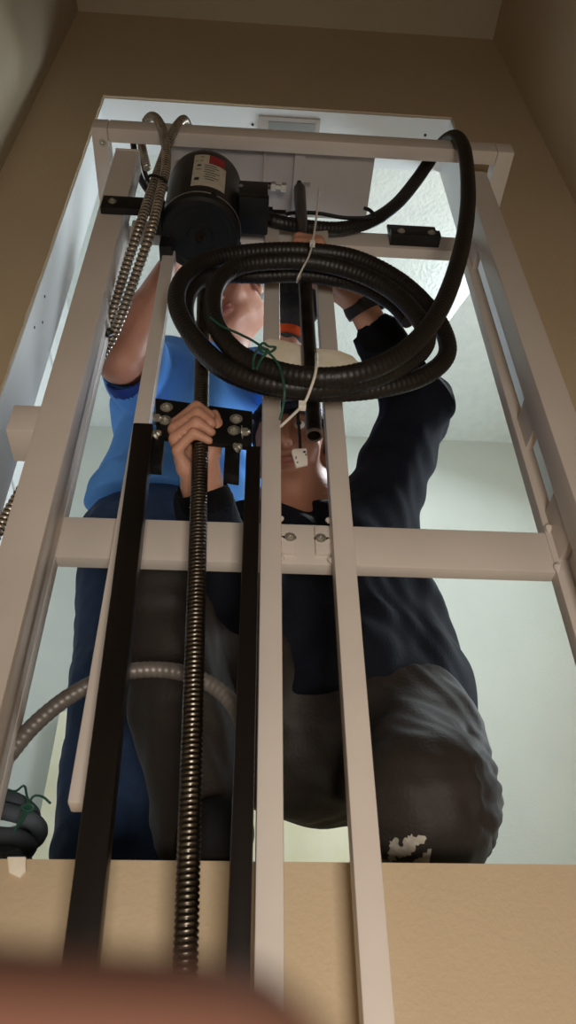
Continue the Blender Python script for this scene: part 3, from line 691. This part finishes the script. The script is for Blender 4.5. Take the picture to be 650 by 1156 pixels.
# cap and hair
cf = Field(headc-.17, headc+.19, .004)
cf.ell(Lk(0, -.014, .050), [.082, .102, .084], .01, Rk).half(Lk(0, .0, .030), Rk@np.array([0, .22, -1.0]), k=.006)
cf.ell(Lk(0, .082, .050), [.062, .045, .008], .012, Rk)
ck = cf.mesh('cap', ['cap', 'stripe'], K)
for dz in (.058, .066, .074): paint_faces(ck, Lk(.01, .05, dz), (.10, .10, .0022), Rk, 1)
hf = Field(headc-.17, headc+.17, .004)
hf.ell(Lk(0, -.020, .030), [.080, .094, .080], .01, Rk).half(Lk(0, .012, 0), Rk@np.array([0, 1, .1])).half(Lk(0, 0, -.035), Rk@np.array([0, .3, -1]))
hf.mesh('hair', 'hair', K)
def eyes(L, R, K, s=1.0):
    for q in (-1, 1):
        e_ = MB().lathe([(0, -.0112*s), (.006*s, -.0095*s), (.0105*s, -.004*s), (.0112*s, 0), (.0105*s, .004*s), (.006*s, .0095*s), (0, .0112*s)], L(q*.031, .0795, .019), R[:, 1], 20).build('eye', 'eye', K)
        MB().lathe([(.0054*s, 0), (.004*s, .0012*s), (0, .0016*s)], L(q*.031, .0795, .019)+R[:, 1]*.0098*s, R[:, 1], 16).build('iris', 'iris', e_)
        MB().tube([L(q*.014, .099, .036), L(q*.031, .101, .041), L(q*.050, .086, .037)], [.0028*s, .0042*s, .002*s], 8, step=.004).build('eyebrow', 'hair', K)
eyes(Lk, Rk, K, .96)
# wristwatch on the raised arm
wa = nrm(elL-wrL); wc = wrL+wa*.020
wt = MB().lathe([(.0345, -.013), (.0385, -.013), (.0400, 0), (.0385, .013), (.0345, .013)], wc, wa, 32).build('wristwatch', 'rubber', K, angle=40)
wn = P(428, 325, .94)-wc; wn = nrm(wn-wa*(wn@wa)); w2 = np.cross(wa, wn)
o_ = wc+wn*.040
def obox(c, a, b_, d, ra, rb, rd):
    return MB().hexa([c-a*ra-b_*rb-d*rd, c+a*ra-b_*rb-d*rd, c+a*ra+b_*rb-d*rd, c-a*ra+b_*rb-d*rd], [c-a*ra-b_*rb+d*rd, c+a*ra-b_*rb+d*rd, c+a*ra+b_*rb+d*rd, c-a*ra+b_*rb+d*rd])
obox(o_, wa, w2, wn, .023, .023, .008).build('watch_case', 'rubber', wt, bevel=.004)

# ================================================================== THE STANDING MAN
S = thing('person', 'standing man in a bright blue T-shirt and jeans, reaching up behind the motor', 'person', V(-.17, 1.38, ZF))
sneck = P(238, 398, 1.36); sheadc = V(-.040, 1.268, 1.897)
sshR, sshL = P(186, 420, 1.33), P(296, 428, 1.37)
selR, swrR = P(136, 408, 1.175), P(190, 305, 1.10)
selL, swrL = P(338, 440, 1.20), P(324, 384, 1.06)
schest = P(212, 470, 1.375); swaist = P(205, 545, 1.385); ship = P(190, 600, 1.385)
hR, hL = P(145, 610, 1.385), P(228, 622, 1.39)
kR, kL = P(128, 775, 1.365), P(200, 800, 1.375)
aR, aL = P(104, 1030, 1.37), P(190, 1035, 1.39)
aR[2] = aL[2] = ZFW+.07
Rs = frame(nrm([-.70, -.66, -.62]))
fd = Field(V(-.46, .88, .29), V(.22, 1.62, 2.20), .0046)
Ls = head_field(fd, sheadc, Rs, .92)
fd.chain([sneck, sheadc+Rs@np.array([0, -.03, -.045])], [.060, .050], .03)
fd.chain([sneck, schest, swaist, ship], [.09, .12, .12, .12], .05).cone(sshR, sshL, .06, .06, .05)
fd.chain([sshR, selR, (selR+swrR)/2, swrR], [.056, .048, .046, .032], .025); fd.chain([sshL, selL, swrL], [.052, .045, .031], .025)
for a, b_, c in ((hR, kR, aR), (hL, kL, aL)): fd.chain([a, b_, c], [.085, .055, .04], .03)
hand_field(fd, swrR, nrm(P(203, 268, 1.05)-swrR), (.8, -.2, .1), 1, [(.5, .6, .4)]*4, 1.0)
bs = fd.mesh('body', ['skin2', 'lip'], S)
paint_faces(bs, Ls(0, .092, -.061), (.027, .022, .0135), Rs, 1)
eyes(Ls, Rs, S, .92)
hf = Field(sheadc-.17, sheadc+.19, .0045)
hf.ell(Ls(0, -.018, .052), [.081, .098, .082], .01, Rs).half(Ls(0, .012, 0), Rs@np.array([0, 1, -.75])).half(Ls(0, 0, -.02), Rs@np.array([0, .3, -1]))
hf.mesh('hair', 'hair', S)
gl = MB()
for q in (-1, 1):
    gl.tube([Ls(q*.032+.021*math.cos(t)*1.15, .104, .018+.017*math.sin(t)) for t in np.linspace(0, 2*math.pi, 24, endpoint=False)], .0016, 6, closed=True)
    gl.tube([Ls(q*.056, .103, .022), Ls(q*.074, .07, .022), Ls(q*.081, -.005, .024), Ls(q*.079, -.018, .005)], .0017, 6)
gl.tube([Ls(-.010, .105, .022), Ls(0, .109, .025), Ls(.010, .105, .022)], .0016, 6); gl.build('spectacles', 'glass_frame', S)
# T-shirt
tf = Field(V(-.46, 1.08, .82), V(.24, 1.62, 1.86), .005)
tf.chain([sneck+[0, .01, -.03], schest, swaist, ship+[0, 0, .01]], [.08, .135, .145, .15], .05)
tf.ell(schest+[0, 0, .02], [.195, .125, .2], .05).ell(swaist, [.185, .135, .18], .05).ell(ship+[-.005, 0, .06], [.19, .14, .15], .04)
tf.cone(sshR, sshL, .072, .07, .06).cone(sshR, sshR+(selR-sshR)*.70, .080, .074, .03).cone(sshL, sshL+(selL-sshL)*.6, .078, .07, .03)
tf.cone(sshR+(selR-sshR)*.60, P(150, 432, 1.235), .07, .058, .03).cone(P(178, 432, 1.27), P(137, 427, 1.20), .050, .034, .03)
tf.folds(.016, fold_terms(21, 5, 22, 48, (1, 1, .5))); tf.folds(.009, fold_terms(22, 4, 45, 95, (1, 1, .3)))
tf.cone(sshR+(selR-sshR)*.62, selR+(selR-sshR)*.25, .060, .068, .003, 'sub'); tf.cone(sneck+[0, -.015, .0], sneck+[0, -.03, .12], .068, .075, .004, 'sub')
tf.half(ship+[0, 0, .045], (-.10, .15, -1), k=.008)
tf.cone(sshL+(selL-sshL)*.6, selL, .055, .06, .003, 'sub')
tk = tf.mesh('t_shirt', ['blue', 'darkblue'], S)
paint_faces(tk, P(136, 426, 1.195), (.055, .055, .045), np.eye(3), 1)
# jeans
nf = Field(V(-.50, 1.16, .30), V(.18, 1.62, 1.30), .0052)
nf.chain([ship+[0, 0, .10], ship], [.115, .125], .04).ell(ship+[0, 0, -.02], [.155, .115, .11], .04)
for a, b_, c in ((hR, kR, aR), (hL, kL, aL)): nf.chain([a, b_, c+[0, 0, -.02]], [.107, .078, .075], .03)
nf.folds(.006, fold_terms(31, 5, 28, 60)); nf.folds(.003, fold_terms(32, 4, 80, 150, (1, 1, 2)))
nf.half(V(0, 0, ZF+.022), (0, 0, -1), k=.004)
nf.mesh('jeans', 'jeans', S)
for a in (aR, aL):
    sf = Field(a-[.09, .27, .10], a+[.09, .10, .10], .0048)
    h_ = np.array([a[0], a[1]+.02, ZFW+.045]); t_ = h_+[-.01, -.18, -.008]
    sf.cone(h_, t_, .042, .038, .03).cone(h_, a, .042, .045, .03).half(V(0, 0, ZF+.003), (0, 0, -1), k=.004); sf.mesh('shoe', 'shoe', S)
# gloved left hand
gd = nrm(P(331, 318, 1.005)-swrL)
gf = Field(swrL-.16, swrL+.22, .004)
gf.cone(swrL+gd*.012, swrL+gd*.05, .036, .036, .02); hand_field(gf, swrL+gd*.012, gd, (-.1, -1, .2), 1, [(.55, .9, .6)]*4, 1.08, .08, fat=1.3)
gf.folds(.0018, fold_terms(41, 4, 110, 200)); gk = gf.mesh('glove', 'glove', S)
MB().lathe([(.034, -.006), (.039, -.005), (.0405, .004), (.039, .013), (.036, .014)], swrL+gd*.004, gd, 32).build('glove_cuff', 'orange', gk)

# ================================================================== THE PHOTOGRAPHER'S HAND
Hn = thing('person', 'blurred fingertip of the person taking the picture, across the bottom edge', 'person', V(-.05, -.02, -.06))
fd = Field(CAM+[-.26, -.16, -.24], CAM+[.06, .12, .06], .0022)
tipc = P(330, 1300, .0)if False else None
def cp_(x, y, z): return CAM+RT*x+UP*y+F*z                       # camera-side metres: right, up, forward
ft = cp_(-.0040, -.0276, .0345); f1 = cp_(-.024, -.0272, .034); f2 = cp_(-.048, -.033, .026); f3 = cp_(-.080, -.050, .004)
fd.chain([f3, f2, f1, ft], [.0100, .0092, .0086, .0076], .004)
pw = cp_(-.135, -.12, -.06); 
for i in range(1, 4):
    b_ = f3+(UP*-.020-F*.006)*i; a2 = b_+RT*.036-UP*.010+F*.012; a3 = a2+RT*.012-UP*.014-F*.014; a4 = a3-RT*.014-UP*.006-F*.012
    fd.chain([b_, a2, a3, a4], [.0100, .0094, .0088, .0078], .003)
    fd.cone(b_, pw, .0125, .019, .012)
fd.cone(f3, pw, .0125, .020, .014); fd.chain([pw+UP*.02-F*.01, f3-F*.045+UP*.0, f3-F*.045+RT*.03+UP*.008, f3-F*.04+RT*.055+UP*.01], [.018, .0125, .0112, .0088], .006)
fd.cone(pw, pw-UP*.09-RT*.06-F*.03, .028, .034, .02)
fd.mesh('hand', 'finger', Hn)

# ================================================================== LIGHT
def area(name, loc, target, size, power, colr, sy=None):
    ld = bpy.data.lights.new(name, 'AREA'); ld.energy = power; ld.color = colr; ld.size = size
    if sy: ld.shape = 'RECTANGLE'; ld.size_y = sy
    o = bpy.data.objects.new(name, ld); C.objects.link(o); o.location = Vector(loc)
    o.rotation_euler = (Vector(target)-Vector(loc)).to_track_quat('-Z', 'Y').to_euler(); return o
area('window_light', V(1.5, 1.36, 1.22), V(-.5, 1.12, 1.6), .40, 23, (.82, .93, 1.0), 1.5)
area('room_light', V(.95, 1.75, 2.73), V(.1, 1.40, .9), .5, 19, (.86, .95, 1.0))
lo = area('lower_hall_light', V(.15, -.75, -.6), V(0, .96, .15), .4, 11, (1.0, .91, .80)); lo.data.spread = math.radians(120)
sl = bpy.data.lights.new('work_lamp', 'SPOT'); sl.energy = 110; sl.spot_size = math.radians(13); sl.spot_blend = .5; sl.shadow_soft_size = .04; sl.color = (.93, .97, 1)  # added spot with no real lamp behind it, brightens the kneeling man's cheek
so = bpy.data.objects.new('work_lamp', sl); C.objects.link(so); so.location = Vector(V(.57, 1.24, 1.95)); so.rotation_euler = (Vector(V(.135, 1.09, 1.12))-so.location).to_track_quat('-Z', 'Y').to_euler()
wd = bpy.data.worlds.new('world'); sc.world = wd; wd.use_nodes = True
wd.node_tree.nodes['Background'].inputs['Color'].default_value = (.5, .5, .5, 1); wd.node_tree.nodes['Background'].inputs['Strength'].default_value = .05
sc.view_settings.view_transform = 'Standard'; sc.view_settings.look = 'None'; sc.view_settings.exposure = 0
